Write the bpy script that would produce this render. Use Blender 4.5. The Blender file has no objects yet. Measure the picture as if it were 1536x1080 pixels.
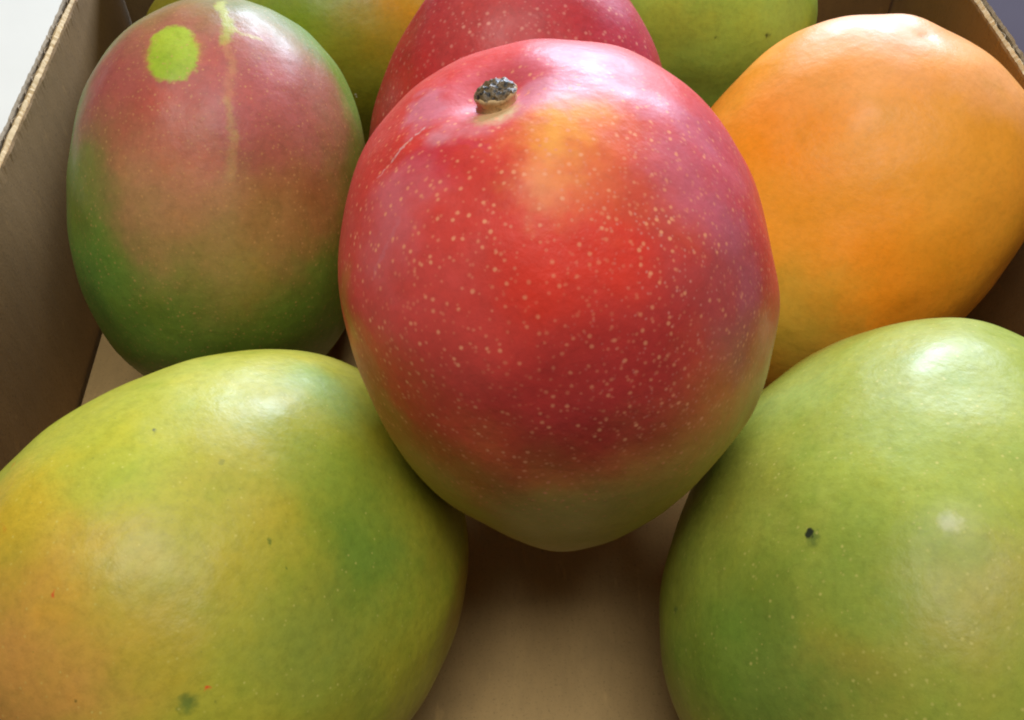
import bpy, bmesh, math, random
import numpy as np
from mathutils import Vector, Matrix, noise

# ------------------------------------------------------------------ camera, world, lamps, exposure
sc = bpy.context.scene
sc.render.engine = 'CYCLES'
sc.cycles.use_denoising = True
sc.cycles.filter_width = 2.0
sc.cycles.max_bounces = 6
sc.cycles.diffuse_bounces = 3
sc.cycles.glossy_bounces = 2
sc.view_settings.view_transform = 'Standard'
sc.view_settings.look = 'None'
sc.view_settings.exposure = 0.0
sc.view_settings.gamma = 1.0
sc.view_settings.use_curve_mapping = False

cam = bpy.data.cameras.new('camera')
cam.sensor_fit = 'HORIZONTAL'
cam.sensor_width = 36.0
cam.lens = 36.0 * 1450.0 / 1536.0
cam.clip_start = 0.01
cam.clip_end = 50.0
cam_ob = bpy.data.objects.new('camera', cam)
sc.collection.objects.link(cam_ob)
cam_ob.location = (0, 0, 0.24)
cam_ob.rotation_euler = (math.radians(90 - 50.1), 0, math.radians(-3.0))
sc.camera = cam_ob

world = bpy.data.worlds.new('World')
sc.world = world
world.use_nodes = True
bg = world.node_tree.nodes['Background']
bg.inputs['Color'].default_value = (0.93, 0.95, 1.0, 1)
bg.inputs['Strength'].default_value = 0.06

def area_lamp(name, az, el, dist, sx, sy, power, col, target=(0.02, 0.17, 0.06)):
    l = bpy.data.lights.new(name, 'AREA')
    l.shape = 'RECTANGLE'; l.size = sx; l.size_y = sy; l.energy = power; l.color = col
    o = bpy.data.objects.new(name, l)
    sc.collection.objects.link(o)
    d = Vector((math.sin(az) * math.cos(el), math.cos(az) * math.cos(el), math.sin(el)))
    o.location = Vector(target) + d * dist
    o.rotation_euler = (-d).to_track_quat('-Z', 'Y').to_euler()
    return o
R = math.radians
area_lamp('window_light', R(17), R(19), 2.2, 1.3, 0.55, 86.0, (0.66, 0.79, 1.0))
area_lamp('ceiling_light', R(178), R(86), 1.7, 0.95, 0.95, 24.5, (1.0, 0.965, 0.90))

# ------------------------------------------------------------------ helpers
def lin(c):
    return tuple(((v / 255) / 12.92 if v / 255 <= 0.04045 else ((v / 255 + 0.055) / 1.055) ** 2.4) for v in c) + (1.0,)

class NT:
    """thin wrapper for building node trees"""
    def __init__(self, name):
        self.mat = bpy.data.materials.new(name); self.mat.use_nodes = True
        self.t = self.mat.node_tree; self.t.nodes.clear()
        self.out = self.t.nodes.new('ShaderNodeOutputMaterial')
        self.bsdf = self.t.nodes.new('ShaderNodeBsdfPrincipled')
        self.t.links.new(self.bsdf.outputs[0], self.out.inputs[0])
    def link(self, a, sock):
        if hasattr(a, 'is_output'): self.t.links.new(a, sock)
        else: sock.default_value = a
    def math(self, op, a, b=None, c=None, clamp=False):
        n = self.t.nodes.new('ShaderNodeMath'); n.operation = op; n.use_clamp = clamp
        self.link(a, n.inputs[0])
        if b is not None: self.link(b, n.inputs[1])
        if c is not None: self.link(c, n.inputs[2])
        return n.outputs[0]
    def vmath(self, op, a, b=None, scale=None):
        n = self.t.nodes.new('ShaderNodeVectorMath'); n.operation = op
        self.link(a, n.inputs[0])
        if b is not None: self.link(b, n.inputs[1])
        if scale is not None: self.link(scale, n.inputs['Scale'])
        return n.outputs['Value'] if op in ('DISTANCE', 'DOT_PRODUCT', 'LENGTH') else n.outputs['Vector']
    def noise(self, vec, scale, detail=2.0, rough=0.5, color=False):
        n = self.t.nodes.new('ShaderNodeTexNoise')
        self.link(vec, n.inputs['Vector']); n.inputs['Scale'].default_value = scale
        n.inputs['Detail'].default_value = detail; n.inputs['Roughness'].default_value = rough
        return n.outputs['Color'] if color else n.outputs['Fac']
    def voronoi(self, vec, scale):
        n = self.t.nodes.new('ShaderNodeTexVoronoi')
        self.link(vec, n.inputs['Vector']); n.inputs['Scale'].default_value = scale
        return n.outputs['Distance'], n.outputs['Color']
    def smooth(self, v, lo, hi, a=0.0, b=1.0):
        n = self.t.nodes.new('ShaderNodeMapRange'); n.interpolation_type = 'SMOOTHSTEP'
        self.link(v, n.inputs[0])
        for i, x in ((1, lo), (2, hi), (3, a), (4, b)): n.inputs[i].default_value = x
        return n.outputs[0]
    def mix(self, fac, a, b, blend='MIX'):
        n = self.t.nodes.new('ShaderNodeMix'); n.data_type = 'RGBA'; n.blend_type = blend
        self.link(fac, n.inputs[0]); self.link(a, n.inputs[6]); self.link(b, n.inputs[7])
        return n.outputs[2]
    def coord(self):
        return self.t.nodes.new('ShaderNodeTexCoord').outputs['Object']
    def bump(self, h, strength, dist, normal=None):
        n = self.t.nodes.new('ShaderNodeBump')
        n.inputs['Strength'].default_value = strength; n.inputs['Distance'].default_value = dist
        self.link(h, n.inputs['Height'])
        if normal is not None: self.link(normal, n.inputs['Normal'])
        return n.outputs[0]
    def set(self, **kw):
        for k, v in kw.items(): self.link(v, self.bsdf.inputs[k.replace('_', ' ')])

def link_mesh(name, verts, faces, mat, parent=None, smooth=True):
    me = bpy.data.meshes.new(name)
    me.from_pydata([tuple(v) for v in verts], [], faces)
    me.update()
    if smooth: me.polygons.foreach_set('use_smooth', [True] * len(me.polygons))
    if mat: me.materials.append(mat)
    o = bpy.data.objects.new(name, me)
    sc.collection.objects.link(o)
    if parent: o.parent = parent
    return o

# ------------------------------------------------------------------ table and paper
def table_material():
    n = NT('mauve_grey_table'); p = n.coord()
    f = n.noise(p, 14, 4)
    c = n.mix(f, lin((74, 66, 76)), lin((86, 78, 88)))
    n.set(Base_Color=c, Roughness=0.9)
    n.bsdf.inputs['Specular IOR Level'].default_value = 0.15
    return n.mat
def paper_material():
    n = NT('white_paper'); p = n.coord()
    c = n.mix(n.noise(p, 30, 3), lin((220, 216, 204)), lin((228, 224, 212)))
    n.set(Base_Color=c, Roughness=0.7)
    return n.mat
def slab(bm, x0, x1, y0, y1, z0, z1):
    vs = [bm.verts.new(v) for v in ((x0,y0,z0),(x1,y0,z0),(x1,y1,z0),(x0,y1,z0),(x0,y0,z1),(x1,y0,z1),(x1,y1,z1),(x0,y1,z1))]
    for f in ((3,2,1,0),(4,5,6,7),(0,1,5,4),(1,2,6,5),(2,3,7,6),(3,0,4,7)):
        bm.faces.new([vs[i] for i in f])
def bm_obj(name, bm, mat, parent=None, bevel=0.0):
    if bevel: bmesh.ops.bevel(bm, geom=list(bm.edges), offset=bevel, segments=2, affect='EDGES')
    me = bpy.data.meshes.new(name); bm.to_mesh(me); bm.free(); me.materials.append(mat)
    o = bpy.data.objects.new(name, me); sc.collection.objects.link(o)
    if parent: o.parent = parent
    return o

bm = bmesh.new(); slab(bm, -0.8, 1.0, -0.5, 1.3, -0.04, -0.006)
table = bm_obj('table_top', bm, table_material()); table['kind'] = 'structure'
bm = bmesh.new(); slab(bm, -0.62, -0.02, -0.25, 0.95, -0.0055, -0.0050)
paper = bm_obj('paper_sheet', bm, paper_material())
paper['label'] = 'white sheet lying under and left of the cardboard box'; paper['category'] = 'paper'

# ------------------------------------------------------------------ cardboard box
BX0, BX1, BY0, BY1, WH = -0.1255, 0.1640, 0.028, 0.3345, 0.075
def cardboard(name, col, axis, streak=0.16):
    """kraft board; axis = direction across the flutes (0 x, 1 y)"""
    n = NT(name); p = n.coord()
    sep = n.t.nodes.new('ShaderNodeSeparateXYZ'); n.link(p, sep.inputs[0])
    wob = n.noise(p, 18, 2)
    s = n.math('MULTIPLY_ADD', sep.outputs[axis], 1.0, n.math('MULTIPLY', wob, 0.004))
    flute = n.math('SINE', n.math('MULTIPLY', s, 2 * math.pi / 0.0072))
    st = n.t.nodes.new('ShaderNodeVectorMath'); st.operation = 'MULTIPLY'; n.link(p, st.inputs[0])
    st.inputs[1].default_value = (700, 160, 160) if axis == 0 else (160, 700, 160)
    fib = n.noise(st.outputs[0], 1.0, 3, 0.6)
    blot = n.noise(p, 55, 4, 0.6)
    c = n.mix(blot, lin([v * 0.90 for v in col]), lin([v * 1.08 for v in col]))
    c = n.mix(n.smooth(fib, 0.35, 0.75, 0, streak), c, lin([v * 0.78 for v in col]))
    fleck = n.noise(p, 1400, 2, 0.7)
    c = n.mix(n.smooth(fleck, 0.56, 0.74, 0, 0.5), c, lin([v * 0.62 for v in col]))
    b1 = n.bump(flute, 0.12 if col is KR else 0.04, 0.0003)
    b2 = n.bump(n.noise(p, 900, 3, 0.6), 0.25, 0.0003, b1)
    scuff = n.noise(n.vmath('MULTIPLY', p, (260, 60, 60) if axis == 0 else (60, 260, 160)), 1.0, 3, 0.7)
    c = n.mix(n.smooth(scuff, 0.60, 0.78, 0, 0.35), c, lin([min(255, v * 1.28) for v in col]))
    stain = n.noise(p, 24, 3, 0.55)
    c = n.mix(n.smooth(stain, 0.56, 0.72, 0, 0.30), c, lin([v * 0.74 for v in col]))
    n.set(Base_Color=c, Roughness=0.75, Normal=b2)
    return n.mat
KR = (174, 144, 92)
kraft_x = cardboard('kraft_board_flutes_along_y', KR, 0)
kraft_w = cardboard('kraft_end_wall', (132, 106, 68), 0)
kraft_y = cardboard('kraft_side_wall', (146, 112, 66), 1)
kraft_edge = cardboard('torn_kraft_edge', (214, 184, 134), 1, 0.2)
kraft_grey = cardboard('outer_kraft_liner', (168, 150, 122), 1, 0.2)

box = bpy.data.objects.new('cardboard_box', None); sc.collection.objects.link(box)
box.location = ((BX0 + BX1) / 2, (BY0 + BY1) / 2, -0.005)
box['label'] = 'shallow brown corrugated cardboard box holding all the mangoes'; box['category'] = 'box'
boxo = Vector(box.location)
rnd = random.Random(4)
def shift(o):
    o.data.transform(Matrix.Translation(-boxo)); return o
bm = bmesh.new(); slab(bm, BX0 + 0.0011, BX1 - 0.0011, BY0 + 0.0011, BY1 - 0.0011, -0.0046, 0.0)
shift(bm_obj('bottom_panel', bm, kraft_x, box))

def liner(name, mat, parent, p0, p1, off, th, z0, z1, jag, inward, seed):
    """one paper liner standing from p0 to p1; its top edge is torn and uneven"""
    rr = random.Random(seed)
    p0 = Vector(p0); p1 = Vector(p1); d = p1 - p0; L = d.length; d.normalize()
    nrm = Vector(inward)
    N = int(L / 0.0011)
    verts = []; faces = []
    for i in range(N + 1):
        b = p0 + d * (L * i / N)
        t = L * i / N
        big = noise.noise(Vector((t * 45, seed * 3.1, 0))) * jag * 1.0
        j1 = big + rr.uniform(-1, 1) * jag * 0.35
        j2 = big + rr.uniform(-1, 1) * jag * 0.35
        jm = max(j1, j2) + rr.uniform(0.1, 0.6) * jag
        wv = noise.noise(Vector((t * 120, seed, 7))) * 0.00025 + rr.uniform(-1, 1) * 0.00012
        a = b - nrm * off; c = b - nrm * (off + th); m = (a + c) / 2
        row = [(a.x, a.y, z0), (a.x, a.y, z1 - 0.004), (a.x + nrm.x * wv, a.y + nrm.y * wv, z1 + j1 - 0.0006), (m.x, m.y, z1 + jm),
               (c.x - nrm.x * wv, c.y - nrm.y * wv, z1 + j2 - 0.0006), (c.x, c.y, z1 - 0.004), (c.x, c.y, z0)]
        verts += row
        if i:
            k = 7 * i
            for q in range(6): faces.append((k - 7 + q, k - 6 + q, k + 1 + q, k + q))
            faces.append((k - 1, k - 7, k, k + 6))
    faces.append(tuple(range(6, -1, -1))); faces.append(tuple(range(7 * N, 7 * N + 7)))
    o = link_mesh(name, verts, faces, mat, parent, smooth=False)
    bmm = bmesh.new(); bmm.from_mesh(o.data); bmesh.ops.recalc_face_normals(bmm, faces=bmm.faces); bmm.to_mesh(o.data); bmm.free()
    return o
def fluting(name, mat, parent, p0, p1, off, th, z0, z1, inward):
    p0 = Vector(p0); p1 = Vector(p1); d = p1 - p0; L = d.length; d.normalize(); nrm = Vector(inward)
    N = int(L / 0.0009); verts = []; faces = []
    for i in range(N + 1):
        t = L * i / N
        w = math.sin(t / 0.0072 * 2 * math.pi) * (th / 2 - 0.00015)
        for e in (-0.00012, 0.00012):
            a = p0 + d * t - nrm * (off + th / 2 + w + e)
            verts += [(a.x, a.y, z0), (a.x, a.y, z1 + rnd.uniform(-1, 1) * 0.0003)]
        if i:
            k = 4 * i
            faces += [(k-4, k, k+1, k-3), (k-2, k-1, k+3, k+2), (k-3, k+1, k+3, k-1)]
    return link_mesh(name, verts, faces, mat, parent, smooth=False)
# name, start, end, inward normal, flute material
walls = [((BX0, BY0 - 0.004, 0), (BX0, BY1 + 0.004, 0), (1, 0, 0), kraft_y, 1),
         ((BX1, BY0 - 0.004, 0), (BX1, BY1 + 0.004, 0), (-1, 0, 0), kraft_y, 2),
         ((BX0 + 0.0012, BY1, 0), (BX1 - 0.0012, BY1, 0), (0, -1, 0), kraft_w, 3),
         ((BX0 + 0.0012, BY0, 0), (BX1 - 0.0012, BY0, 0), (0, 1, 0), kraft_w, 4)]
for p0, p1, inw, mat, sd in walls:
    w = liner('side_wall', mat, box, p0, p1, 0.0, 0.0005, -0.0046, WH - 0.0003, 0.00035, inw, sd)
    e = liner('torn_edge', kraft_edge, w, p0, p1, 0.00056, 0.0020, WH - 0.009, WH, 0.0007, inw, sd + 10)
    f = fluting('fluted_core', kraft_grey, w, p0, p1, 0.0026, 0.0016, -0.0044, WH - 0.0016, inw)
    g = liner('outer_liner', kraft_grey, w, p0, p1, 0.0042, 0.0009, -0.0046, WH - 0.0008, 0.0007, inw, sd + 20)
    for o in (w, e, f, g): shift(o)

# ------------------------------------------------------------------ mangoes
MANGOES = [
 dict(label='large red mango with a dry stem stub and pale dots, on top in the middle',
  loc=(0.01517, 0.13772, 0.09147), rot=(-0.0526, -0.20834, -0.10154),
  size=(0.05272, 0.04253, 0.04652), taper=0.0626, bend=0.0676, seed=3,
  base=(218, 64, 52), rough=0.46, mottle=0.6,
  dents=[
   ('d', (0.0286, -0.0313, -0.0258), 0.0194, -0.0026),
   ('d', (0.0453, -0.0089, 0.004), 0.0146, 0.0009),
   ('d', (-0.0026, -0.0382, -0.0321), 0.0127, 0.001),
   ('d', (-0.001, 0.0019, 0.0527), 0.0089, -0.0036),
  ],
  marks=[
   ('b', (-0.0144, -0.0309, 0.0396), 0.0163, (220, 82, 76), 0.8, 0.2),
   ('b', (-0.0087, -0.0413, 0.0275), 0.0163, (214, 76, 68), 0.7, 0.2),
   ('b', (0.01, -0.0312, 0.0417), 0.0156, (236, 60, 40), 0.9, 0.2),
   ('b', (0.0354, -0.0245, 0.0271), 0.0193, (184, 82, 84), 0.85, 0.2),
   ('b', (0.0379, 0.0002, 0.0329), 0.0149, (200, 76, 86), 0.8, 0.2),
   ('b', (0.0163, -0.0432, 0.0194), 0.0185, (176, 54, 54), 0.7, 0.2),
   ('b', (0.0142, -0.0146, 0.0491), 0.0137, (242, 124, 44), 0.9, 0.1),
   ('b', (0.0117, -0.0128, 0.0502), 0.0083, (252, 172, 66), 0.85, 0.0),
   ('b', (0.0067, -0.022, 0.0481), 0.0075, (252, 158, 92), 0.7, 0.0),  # peach patch: soft overhead highlight painted into the skin colour
   ('b', (0.0232, -0.0173, 0.0443), 0.0121, (222, 92, 60), 0.6, 0.2),
   ('b', (-0.0106, -0.0145, 0.05), 0.0079, (206, 44, 62), 0.7, 0.3),
   ('b', (0.0041, 0.0046, 0.0525), 0.0157, (204, 96, 112), 0.6, 0.2),  # waxy pink of the top, some window sheen painted in
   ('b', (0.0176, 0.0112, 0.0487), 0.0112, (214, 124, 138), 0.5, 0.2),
   ('g', (-0.0065, -0.0438, 0.0217), (-0.006, -0.0438, -0.0147), (192, 164, 84), 1.0),
   ('g', (0.0293, -0.0382, 0.0004), (0.0344, -0.0355, -0.0255), (182, 146, 88), 0.7),
   ('b', (0.0036, -0.0431, -0.0193), 0.0197, (182, 166, 90), 0.8, 0.3),
   ('b', (-0.0313, -0.0239, 0.0275), 0.0073, (192, 118, 44), 0.8, 0.1),
   ('b', (-0.028, -0.0341, 0.0111), 0.0111, (178, 124, 44), 0.75, 0.1),
   ('b', (0.0414, -0.0222, -0.0136), 0.0081, (166, 110, 66), 0.55, 0.1),
   ('b', (-0.0056, -0.0066, 0.0522), 0.0071, (214, 150, 160), 0.55, 0.5),  # from here six pale pinks: waxy bloom plus painted window reflection
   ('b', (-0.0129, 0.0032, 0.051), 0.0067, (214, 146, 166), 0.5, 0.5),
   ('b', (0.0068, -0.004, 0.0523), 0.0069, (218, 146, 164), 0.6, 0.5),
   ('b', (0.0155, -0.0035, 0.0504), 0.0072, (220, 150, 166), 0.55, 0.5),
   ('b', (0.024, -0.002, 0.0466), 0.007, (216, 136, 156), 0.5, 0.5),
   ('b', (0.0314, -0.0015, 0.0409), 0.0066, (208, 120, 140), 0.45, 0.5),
   ('b', (-0.0162, -0.0199, 0.0462), 0.0101, (220, 124, 136), 0.55, 0.2),
   ('b', (-0.0194, -0.0271, 0.0398), 0.0089, (220, 112, 116), 0.5, 0.1),
   ('b', (0.0327, -0.0115, 0.0383), 0.0115, (206, 116, 138), 0.5, 0.1),
   ('b', (0.0365, -0.0297, 0.0145), 0.0094, (172, 96, 96), 0.5, 0.1),
   ('b', (0.0375, -0.0151, 0.0304), 0.0068, (190, 104, 122), 0.4, 0.3),
   ('b', (0.0386, -0.0226, 0.0217), 0.007, (176, 96, 112), 0.4, 0.3),
   ('s', (-0.0054, -0.0114, 0.0515), (-0.0002, -0.0147, 0.051), 0.00101, (212, 60, 72), 0.7, 0.3),
   ('s', (-0.0215, -0.0104, 0.0464), (-0.012, -0.0039, 0.0513), 0.00059, (226, 190, 182), 0.55, 0.3),
   ('s', (-0.0162, -0.0221, 0.0451), (-0.0226, -0.0271, 0.0372), 0.00078, (216, 120, 128), 0.4, 0.2),
   ('b', (0.0001, -0.0047, 0.0526), 0.0053, (212, 180, 130), 0.9, 0.45),
   ('b', (-0.0008, -0.005, 0.0526), 0.001, (104, 78, 40), 0.95, 0.3),
  ],
  dots=[(560, 0.32, (254, 170, 124), 0.85, ((0.0066, -0.0343, 0.0394), 0.0644)), (660, 0.31, (244, 146, 112), 0.65, ((0.0052, -0.0364, 0.0373), 0.0624)), (780, 0.31, (230, 150, 134), 0.65, ((0.0329, -0.0278, 0.0276), 0.0313))], stem=True),
 dict(label='red and green mango with a round yellow spot, leaning on the left box wall',
  loc=(-0.06983, 0.21711, 0.05505), rot=(-0.45939, -0.30499, -1.58122),
  size=(0.0561, 0.04744, 0.03984), taper=-0.0166, bend=0.0673, seed=11,
  base=(112, 138, 48), rough=0.43, mottle=1.0,
  dents=[
  ],
  marks=[
   ('b', (0.0374, 0.0029, 0.0389), 0.0414, (184, 98, 88), 0.95, 0.2),
   ('b', (0.0305, -0.0283, 0.027), 0.0111, (158, 112, 84), 0.75, 0.1),
   ('b', (0.0313, -0.0212, 0.0364), 0.0164, (178, 86, 84), 0.85, 0.1),
   ('b', (0.0157, 0.0295, 0.037), 0.0147, (160, 104, 80), 0.8, 0.1),
   ('b', (0.0348, 0.0212, 0.0322), 0.0241, (184, 86, 92), 0.6, 0.2),
   ('b', (0.044, -0.005, 0.0284), 0.0154, (188, 82, 68), 0.6, 0.2),
   ('b', (0.0411, 0.0254, 0.0075), 0.0188, (176, 110, 66), 0.75, 0.1),
   ('b', (0.0495, 0.0005, 0.0126), 0.0185, (200, 134, 100), 0.75, 0.1),
   ('b', (0.0497, 0.0094, -0.0014), 0.0237, (176, 140, 84), 0.7, 0.1),
   ('g', (0.0502, 0.0035, 0.0066), (0.0439, 0.0019, -0.0305), (112, 140, 54), 0.9),
   ('b', (0.0365, -0.0297, 0.0074), 0.0111, (116, 126, 44), 0.85, 0.1),
   ('b', (0.0409, -0.0248, -0.0135), 0.0203, (98, 138, 54), 0.8, 0.1),
   ('b', (0.0239, 0.0362, 0.0094), 0.009, (140, 112, 54), 0.6, 0.1),
   ('s', (-0.0021, -0.0005, 0.0628), (0.0145, 0.0024, 0.0541), 0.00198, (178, 176, 72), 0.9, 0.3),
   ('s', (0.0145, 0.0024, 0.0541), (0.0234, 0.0071, 0.0499), 0.00187, (182, 178, 74), 0.9, 0.3),
   ('s', (0.0198, 0.0062, 0.0518), (0.0277, 0.0064, 0.0473), 0.00201, (176, 172, 74), 0.85, 0.2),
   ('s', (0.0234, 0.0071, 0.0499), (0.0226, 0.0143, 0.0479), 0.00108, (190, 172, 92), 0.75, 0.2),
   ('s', (0.0276, 0.0067, 0.0473), (0.0337, 0.0099, 0.0414), 0.0016, (196, 136, 88), 0.5, 0.1),
   ('s', (0.0337, 0.0099, 0.0414), (0.0392, 0.0095, 0.035), 0.00243, (198, 132, 92), 0.45, 0.1),
   ('s', (0.0392, 0.0096, 0.035), (0.043, 0.0121, 0.0272), 0.00154, (186, 150, 82), 0.5, 0.1),
   ('s', (0.0431, 0.0119, 0.0272), (0.0466, 0.0116, 0.0184), 0.00219, (184, 146, 88), 0.5, 0.1),
   ('s', (0.0292, -0.0044, 0.0414), (0.0344, -0.0053, 0.0474), 0.00887, (196, 150, 58), 0.55, 0.5),
   ('s', (0.029, -0.0045, 0.0415), (0.0342, -0.0053, 0.0476), 0.0071, (168, 190, 52), 1.0, 0.7),
   ('s', (0.0318, -0.0039, 0.039), (0.0375, -0.0047, 0.0446), 0.00597, (166, 190, 50), 1.0, 0.7),
   ('s', (0.026, -0.0055, 0.0438), (0.0306, -0.0066, 0.0502), 0.00593, (170, 190, 54), 1.0, 0.7),
   ('s', (0.0315, -0.0001, 0.0395), (0.0371, -0.0001, 0.0452), 0.0021, (166, 188, 52), 0.8, 0.3),
   ('s', (0.0249, -0.0088, 0.0437), (0.0293, -0.0108, 0.0501), 0.00217, (170, 186, 52), 0.8, 0.3),
  ],
  dots=[(560, 0.27, (222, 168, 104), 0.5, None), (840, 0.27, (214, 160, 98), 0.45, None)], stem=False),
 dict(label='dark red mango behind the stemmed red one',
  loc=(0.01283, 0.23412, 0.05561), rot=(-0.50106, 0.11143, -0.22444),
  size=(0.05746, 0.04483, 0.04316), taper=-0.0525, bend=0.0559, seed=5,
  base=(186, 44, 50), rough=0.43, mottle=1.0,
  dents=[
  ],
  marks=[
   ('b', (-0.0134, -0.0305, 0.0379), 0.022, (196, 90, 84), 0.5, 0.1),
   ('b', (0.0315, -0.0163, 0.0388), 0.019, (186, 64, 88), 0.7, 0.1),
   ('b', (-0.0257, -0.0316, 0.021), 0.013, (196, 46, 42), 0.6, 0.1),
  ],
  dots=[(440, 0.34, (236, 160, 140), 0.75, None), (640, 0.3, (220, 130, 120), 0.6, None)], stem=False),
 dict(label='yellow-green mango at the back, between the spotted and the dark red mangoes',
  loc=(-0.05357, 0.29953, 0.04433), rot=(1.18649, 1.17189, 1.15427),
  size=(0.05938, 0.03483, 0.04477), taper=0.0683, bend=-0.0188, seed=21,
  base=(142, 132, 32), rough=0.43, mottle=1.0,
  dents=[
  ],
  marks=[
   ('b', (-0.0231, 0.0361, 0.0006), 0.0246, (122, 146, 30), 0.8, 0.1),
   ('b', (-0.016, 0.0325, 0.0389), 0.0202, (196, 142, 30), 0.8, 0.1),
   ('b', (-0.0339, 0.0095, 0.0217), 0.0157, (104, 110, 28), 0.6, 0.1),
   ('b', (-0.0339, 0.0113, 0.0198), 0.0009, (240, 240, 220), 0.9, 0.5),
  ],
  dots=[(520, 0.13, (176, 176, 90), 0.3, None)], stem=False),
 dict(label='plain green mango by the back wall of the box',
  loc=(0.06358, 0.30013, 0.0557), rot=(0.11497, 1.5852, -0.18692),
  size=(0.05502, 0.04977, 0.03341), taper=0.1418, bend=0.1026, seed=31,
  base=(158, 192, 78), rough=0.43, mottle=1.0,
  dents=[
  ],
  marks=[
   ('b', (-0.0172, -0.0212, 0.0441), 0.0185, (149, 179, 93), 0.7, 0.1),
   ('b', (-0.0182, -0.0306, 0.0023), 0.0156, (174, 192, 66), 0.7, 0.1),
   ('b', (-0.0003, -0.0337, 0.0155), 0.0182, (126, 162, 60), 0.6, 0.1),
   ('b', (-0.0163, -0.0268, 0.036), 0.0016, (50, 62, 36), 0.85, 0.3),
   ('b', (-0.0168, -0.0309, 0.0199), 0.0011, (72, 84, 30), 0.7, 0.3),
  ],
  dots=[(520, 0.13, (173, 183, 97), 0.3, None)], stem=False),
 dict(label='orange mango beside the right wall of the box',
  loc=(0.10648, 0.20723, 0.04911), rot=(-0.90209, 0.54293, -0.5864),
  size=(0.05837, 0.04692, 0.04527), taper=0.089, bend=-0.0503, seed=41,
  base=(245, 159, 43), rough=0.44, mottle=0.65,
  dents=[
   ('d', (-0.0176, -0.0259, 0.0483), 0.0082, 0.0012),
   ('d', (-0.0093, -0.0344, 0.0428), 0.0028, -0.0007),
  ],
  marks=[
   ('b', (-0.0224, -0.042, 0.0012), 0.0183, (252, 146, 26), 0.7, 0.1),
   ('b', (0.0226, -0.0359, -0.0202), 0.0269, (252, 146, 22), 0.7, 0.1),
   ('b', (0.0112, -0.0433, 0.0195), 0.0276, (249, 167, 60), 0.6, 0.1),
   ('b', (-0.0172, -0.0348, 0.0396), 0.0256, (252, 177, 130), 0.7, 0.1),
   ('b', (-0.0234, -0.0413, 0.0162), 0.0187, (252, 173, 93), 0.5, 0.2),
   ('b', (0.0119, -0.0308, -0.0401), 0.0216, (200, 166, 60), 0.85, 0.1),
   ('b', (0.0126, -0.033, 0.0429), 0.0158, (252, 177, 122), 0.6, 0.1),
   ('b', (-0.0096, -0.0346, 0.0425), 0.0022, (197, 127, 88), 0.7, 0.3),
   ('b', (0.0448, -0.0049, 0.01), 0.0165, (191, 104, 38), 0.5, 0.1),
  ],
  dots=[(620, 0.12, (252, 203, 86), 0.3, None)], stem=False),
 dict(label='yellow-green mango with an orange blush in the left foreground',
  loc=(-0.05547, 0.10439, 0.04433), rot=(0.92389, -0.91436, 0.27486),
  size=(0.05876, 0.04381, 0.04833), taper=0.1236, bend=0.0524, seed=51,
  base=(174, 171, 54), rough=0.42, mottle=1.0,
  dents=[
  ],
  marks=[
   ('b', (0.0442, 0.0169, 0.016), 0.0225, (186, 171, 60), 0.7, 0.1),
   ('b', (0.0317, 0.0374, -0.0026), 0.0196, (181, 183, 87), 0.6, 0.1),
   ('b', (0.0383, 0.0196, -0.0219), 0.0143, (136, 168, 80), 0.8, 0.1),
   ('b', (0.0456, 0.0024, -0.0043), 0.0198, (134, 158, 54), 0.75, 0.1),
   ('b', (0.0451, -0.0107, -0.0023), 0.0172, (109, 142, 51), 0.85, 0.1),
   ('b', (0.044, -0.0173, 0.0168), 0.0165, (132, 150, 60), 0.75, 0.1),
   ('b', (0.0415, 0.0176, 0.0279), 0.0098, (158, 171, 53), 0.5, 0.1),
   ('b', (0.0273, 0.0219, 0.0462), 0.0268, (215, 170, 60), 0.8, 0.1),
   ('b', (0.0177, 0.0105, 0.0552), 0.0238, (202, 138, 74), 0.8, 0.1),
   ('b', (0.0214, 0.0389, 0.035), 0.0121, (207, 171, 41), 0.7, 0.1),
   ('b', (0.0392, 0.0106, -0.0259), 0.0087, (179, 171, 41), 0.5, 0.1),
   ('b', (0.0361, 0.0313, 0.0235), 0.0115, (169, 179, 56), 0.5, 0.1),
   ('b', (0.0288, -0.0336, -0.0224), 0.0137, (158, 108, 44), 0.7, 0.1),
   ('b', (0.039, 0.001, 0.0385), 0.011, (187, 161, 53), 0.5, 0.1),
   ('s', (0.0118, 0.0456, 0.0277), (0.0227, 0.0337, 0.0408), 0.00072, (200, 145, 41), 0.6, 0.2),
   ('b', (0.0363, 0.0334, 0.014), 0.001, (87, 92, 68), 0.8, 0.3),
   ('b', (0.0375, -0.0077, 0.0402), 0.0025, (91, 117, 47), 0.75, 0.2),
   ('b', (0.0394, -0.0079, 0.0371), 0.001, (225, 82, 38), 0.9, 0.4),
   ('b', (0.0312, 0.0198, 0.0438), 0.0006, (217, 92, 41), 0.8, 0.4),
   ('b', (0.0389, -0.011, 0.0372), 0.001, (68, 80, 40), 0.8, 0.3),
   ('b', (0.0462, 0.0046, 0.0153), 0.0009, (89, 115, 41), 0.7, 0.3),
   ('b', (0.0462, -0.0006, 0.0164), 0.0007, (89, 115, 41), 0.7, 0.3),
   ('b', (0.0431, 0.0214, 0.0107), 0.001, (147, 145, 62), 0.7, 0.3),
   ('b', (0.0278, 0.0039, 0.0505), 0.0005, (116, 100, 41), 0.7, 0.3),
  ],
  dots=[(500, 0.18, (223, 212, 115), 0.45, None), (330, 0.09, (119, 125, 53), 0.5, None)], stem=False),
 dict(label='green mango with a small black speck in the right foreground',
  loc=(0.09017, 0.09438, 0.05111), rot=(1.34134, -1.01419, 0.31016),
  size=(0.05939, 0.04979, 0.04382), taper=0.0719, bend=-0.0427, seed=61,
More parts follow.
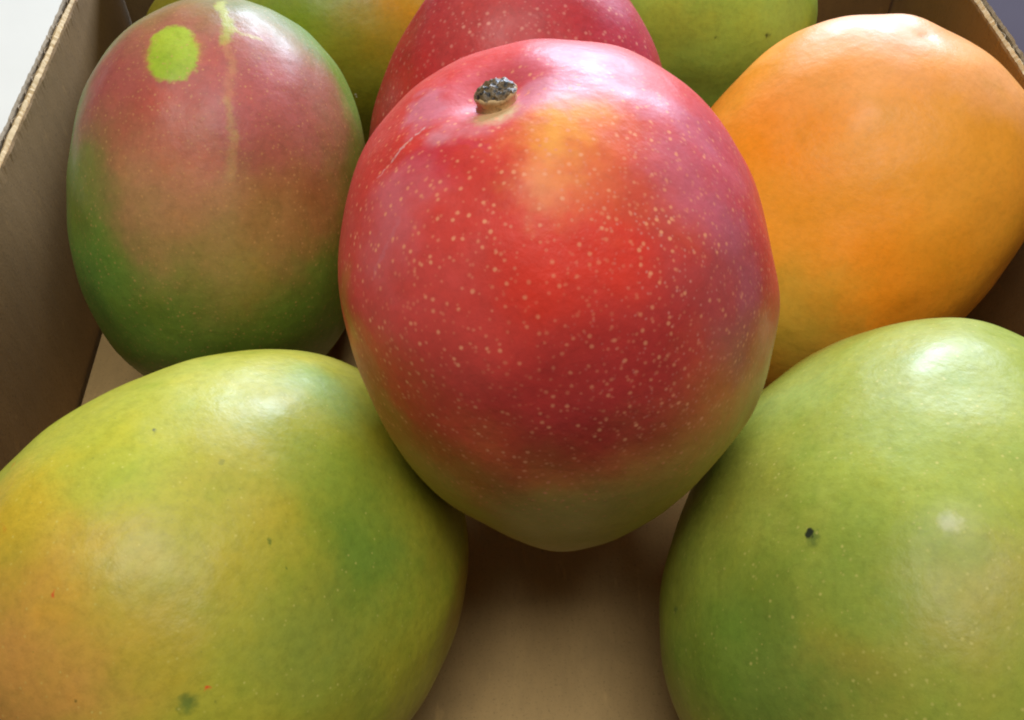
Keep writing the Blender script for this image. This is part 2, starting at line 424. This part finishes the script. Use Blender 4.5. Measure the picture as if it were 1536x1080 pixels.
  base=(155, 165, 62), rough=0.42, mottle=1.0,
  dents=[
  ],
  marks=[
   ('b', (0.0298, 0.0333, -0.0143), 0.0247, (174, 183, 92), 0.6, 0.1),
   ('b', (-0.0042, 0.0411, -0.0191), 0.0134, (155, 176, 94), 0.6, 0.1),
   ('b', (0.0241, 0.0388, 0.0033), 0.0208, (162, 176, 66), 0.6, 0.1),
   ('b', (-0.0046, 0.0439, 0.0016), 0.0168, (157, 156, 62), 0.5, 0.1),
   ('b', (-0.0066, 0.0382, 0.0353), 0.02, (108, 138, 48), 0.75, 0.1),
   ('b', (0.0055, 0.0321, 0.045), 0.0154, (105, 132, 54), 0.6, 0.1),
   ('b', (0.0342, 0.0282, 0.0282), 0.0148, (175, 160, 62), 0.7, 0.1),
   ('b', (0.0173, 0.0328, 0.0401), 0.0112, (162, 148, 57), 0.6, 0.1),
   ('b', (0.0213, 0.038, 0.0244), 0.0137, (138, 160, 62), 0.6, 0.1),
   ('b', (-0.009, 0.0318, -0.0451), 0.0099, (195, 169, 94), 0.5, 0.1),
   ('b', (0.04, 0.025, 0.017), 0.0089, (181, 161, 67), 0.5, 0.1),
   ('b', (0.0326, 0.0334, 0.0125), 0.0061, (181, 186, 111), 0.4, 0.2),
   ('b', (0.0322, 0.0337, 0.013), 0.003, (204, 204, 159), 0.7, 0.2),
   ('b', (0.0116, 0.042, 0.0187), 0.0022, (93, 113, 48), 0.75, 0.2),
   ('b', (0.0106, 0.0423, 0.0179), 0.0012, (30, 38, 32), 0.95, 0.4),
   ('s', (0.0245, 0.0378, 0.0183), (0.0252, 0.0374, 0.0186), 0.00038, (89, 86, 49), 0.7, 0.3),
   ('s', (0.0231, 0.0376, 0.023), (0.0242, 0.037, 0.023), 0.00037, (114, 111, 61), 0.6, 0.3),
   ('b', (-0.0243, 0.0368, 0.029), 0.0012, (84, 109, 54), 0.6, 0.2),
  ],
  dots=[(430, 0.2, (215, 205, 112), 0.6, None), (640, 0.2, (209, 195, 106), 0.4, None)], stem=False),
]

def rotvec(e):
    v = Vector(e); a = v.length
    return Matrix.Rotation(a, 3, v / a)

def mango_material(m, idx):
    n = NT('mango_skin'); p0 = n.coord()
    off = n.vmath('ADD', p0, (m['seed'] * 0.37, m['seed'] * 0.11, 0.0))
    # blotchy borders: push the lookup point about with two sizes of noise
    w1 = n.vmath('SCALE', n.vmath('SUBTRACT', n.noise(off, 48, 1, 0.5, True), (0.5, 0.5, 0.5)), scale=0.022)
    w2 = n.vmath('SCALE', n.vmath('SUBTRACT', n.noise(off, 230, 2, 0.6, True), (0.5, 0.5, 0.5)), scale=0.0075)
    w3 = n.vmath('SCALE', n.vmath('SUBTRACT', n.noise(off, 900, 1, 0.6, True), (0.5, 0.5, 0.5)), scale=0.0016)
    soft = n.vmath('ADD', n.vmath('ADD', p0, w1), w2)
    fine = n.vmath('ADD', n.vmath('ADD', p0, w3), n.vmath('SCALE', w2, scale=0.3))
    col = lin(m['base'])
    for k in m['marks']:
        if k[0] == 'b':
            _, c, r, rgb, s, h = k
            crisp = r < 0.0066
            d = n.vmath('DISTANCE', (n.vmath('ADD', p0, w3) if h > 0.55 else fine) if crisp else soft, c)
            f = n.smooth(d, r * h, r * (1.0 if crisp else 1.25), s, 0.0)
        elif k[0] == 's':
            _, a, b, r, rgb, s, h = k
            a = Vector(a); ab = Vector(b) - a
            pa = n.vmath('SUBTRACT', fine, tuple(a))
            t = n.math('DIVIDE', n.vmath('DOT_PRODUCT', pa, tuple(ab)), ab.length_squared, clamp=True)
            d = n.vmath('DISTANCE', pa, n.vmath('SCALE', tuple(ab), scale=t))
            f = n.smooth(d, r * h, r, s, 0.0)
        else:
            _, a, b, rgb, s = k
            a = Vector(a); ab = Vector(b) - a
            t = n.math('DIVIDE', n.vmath('DOT_PRODUCT', n.vmath('SUBTRACT', soft, tuple(a)), tuple(ab)), ab.length_squared)
            f = n.smooth(t, 0.0, 1.0, 0.0, s)
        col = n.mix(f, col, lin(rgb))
    # mottling of the skin itself
    mot = n.noise(off, 520, 3, 0.7)
    col = n.mix(n.smooth(mot, 0.35, 0.70, 0.0, 0.26 * m['mottle']), col, n.mix(1.0, col, (1.45, 1.40, 1.35, 1), 'MULTIPLY'))
    col = n.mix(n.smooth(mot, 0.48, 0.30, 0.0, 0.18 * m['mottle']), col, n.mix(1.0, col, (0.66, 0.66, 0.60, 1), 'MULTIPLY'))
    mot2 = n.noise(off, 95, 3, 0.6)
    col = n.mix(n.smooth(mot2, 0.50, 0.72, 0.0, 0.5 * m['mottle']), col, n.mix(1.0, col, (0.78, 0.92, 0.80, 1), 'MULTIPLY'))
    col = n.mix(n.smooth(mot2, 0.50, 0.28, 0.0, 0.5 * m['mottle']), col, n.mix(1.0, col, (1.16, 1.04, 0.85, 1), 'MULTIPLY'))
    # lenticels
    for scale, rad, rgb, s, mask in m['dots']:
        d, cc = n.voronoi(n.vmath('ADD', off, n.vmath('SCALE', w3, scale=0.15)), scale)
        f = n.smooth(d, rad * 0.15, rad, s, 0.0)
        sepc = n.t.nodes.new('ShaderNodeSeparateColor'); n.link(cc, sepc.inputs[0])
        f = n.math('MULTIPLY', f, n.smooth(sepc.outputs[0], 0.0, 0.6, 0.35, 1.0))
        f = n.math('MULTIPLY', f, n.smooth(n.noise(off, 60, 1), 0.3, 0.6, 0.5, 1.0))
        if mask:
            f = n.math('MULTIPLY', f, n.smooth(n.vmath('DISTANCE', soft, mask[0]), mask[1] * 0.5, mask[1] * 1.1, 1.0, 0.0))
        col = n.mix(f, col, lin(rgb))
    bump = n.bump(n.noise(off, 160, 4, 0.58), 0.24, 0.0012)
    rough = n.smooth(n.noise(off, 90, 4, 0.6), 0.3, 0.7, m['rough'] - 0.05, m['rough'] + 0.09)
    n.set(Base_Color=col, Roughness=rough, Normal=bump, IOR=1.40)
    return n.mat

def mango_point(m, D):
    a, b, c = m['size']; k = m['taper']; bd = m['bend']; e = 2.2
    r = (np.abs(D) ** e).sum(1) ** (-1 / e)
    Q = D * r[:, None]; z = Q[:, 2]; s = 1 + k * z
    P = np.stack([Q[:, 0] * s * b + bd * (1 - z * z) * b, Q[:, 1] * s * c, z * a], -1)
    for _, q, rad, amt in m['dents']:
        dist = np.linalg.norm(P - np.array(q), axis=1)
        P = P + D * (amt * np.exp(-(dist / rad) ** 2 * 1.5))[:, None]
    return P

NU, NV = 144, 96
def build_mango(m, idx):
    u = np.linspace(0, 2 * np.pi, NU, endpoint=False); v = np.linspace(0, np.pi, NV + 1)[1:-1]
    U, V = np.meshgrid(u, v)
    D = np.stack([np.sin(V) * np.cos(U), np.sin(V) * np.sin(U), np.cos(V)], -1).reshape(-1, 3)
    D = np.vstack([D, [[0, 0, 1.0], [0, 0, -1.0]]])
    P = mango_point(m, D)
    wob = np.array([noise.noise(Vector(d * 1.7) + Vector((m['seed'], 0, 0))) * 0.0011 + noise.noise(Vector(d * 4.5) + Vector((0, m['seed'], 0))) * 0.0005 for d in D])
    P = P + D * wob[:, None]
    n = (NV - 1) * NU; faces = []
    for i in range(NV - 2):
        for j in range(NU):
            j2 = (j + 1) % NU
            faces.append((i * NU + j, (i + 1) * NU + j, (i + 1) * NU + j2, i * NU + j2))
    for j in range(NU):
        j2 = (j + 1) % NU
        faces.append((n, j, j2)); faces.append((n + 1, (NV - 2) * NU + j2, (NV - 2) * NU + j))
    o = link_mesh('mango', P, faces, mango_material(m, idx))
    o.matrix_world = Matrix.Translation(m['loc']) @ rotvec(m['rot']).to_4x4()
    o['label'] = m['label']; o['category'] = 'mango'; o['group'] = 'mangoes in the cardboard box'
    if m['stem']: build_stem(o, P[n])
    return o

def build_stem(parent, top):
    # woody stub: flared foot, waist, ragged rim
    n = NT('dry_stem_wood'); p = n.coord()
    c = n.mix(n.noise(p, 260, 3, 0.6), lin((184, 146, 94)), lin((224, 192, 142)))
    c = n.mix(n.smooth(n.noise(p, 700, 2, 0.6), 0.52, 0.7, 0, 0.6), c, lin((92, 62, 30)))
    n.set(Base_Color=c, Roughness=0.5, Normal=n.bump(n.noise(p, 900, 3, 0.6), 0.5, 0.0005))
    prof = [(0.0062, -0.0024), (0.0056, -0.0010), (0.0048, 0.0001), (0.0043, 0.0010), (0.0041, 0.0019), (0.0043, 0.0026), (0.0045, 0.0033), (0.0040, 0.0037)]
    K = 40; verts = []; faces = []
    def wob(a, h, s): return 1 + 0.13 * noise.noise(Vector((math.cos(a) * 1.4, math.sin(a) * 1.4, h * 180 + s))) + 0.07 * noise.noise(Vector((math.cos(a) * 4, math.sin(a) * 4, h * 400 + s)))
    for r, h in prof:
        for j in range(K):
            a = 2 * math.pi * j / K; q = r * wob(a, h, 3)
            verts.append((q * math.cos(a), q * math.sin(a) * 0.9, h + (0.0005 * noise.noise(Vector((math.cos(a) * 2, math.sin(a) * 2, 9))) if h > 0.002 else 0)))
    for i in range(len(prof) - 1):
        for j in range(K):
            j2 = (j + 1) % K
            faces.append((i * K + j, i * K + j2, (i + 1) * K + j2, (i + 1) * K + j))
    faces.append(tuple(range((len(prof) - 1) * K, len(prof) * K)))
    st = link_mesh('stem', verts, faces, n.mat, parent)
    st.location = tuple(top); st.location.z += 0.0002; st.scale = (0.86, 0.86, 0.86)
    # dark glassy crust of dried sap on the cut
    n2 = NT('dried_sap'); p = n2.coord()
    d, cc = n2.voronoi(p, 900)
    c = n2.mix(n2.smooth(d, 0.25, 0.6), lin((30, 28, 28)), lin((112, 92, 60)))
    n2.set(Base_Color=c, Roughness=0.34, Normal=n2.bump(n2.noise(p, 1100, 3, 0.6), 0.6, 0.0008))
    verts = []; faces = []; RR = 9
    for i in range(RR):
        f = i / (RR - 1)
        for j in range(K):
            a = 2 * math.pi * j / K; q = 0.0043 * f * wob(a, 0.0042, 3)
            x, y = q * math.cos(a), q * math.sin(a) * 0.9
            h = 0.0048 - 0.0011 * f ** 3 + 0.0009 * noise.noise(Vector((x * 700, y * 700, 2))) + 0.0005 * noise.noise(Vector((x * 1500, y * 1500, 5)))
            verts.append((x, y, h if i < RR - 1 else 0.0034))
    for i in range(RR - 1):
        for j in range(K):
            j2 = (j + 1) % K
            faces.append((i * K + j, (i + 1) * K + j, (i + 1) * K + j2, i * K + j2))
    cap = link_mesh('sap_crust', verts, faces, n2.mat, st)
    return st

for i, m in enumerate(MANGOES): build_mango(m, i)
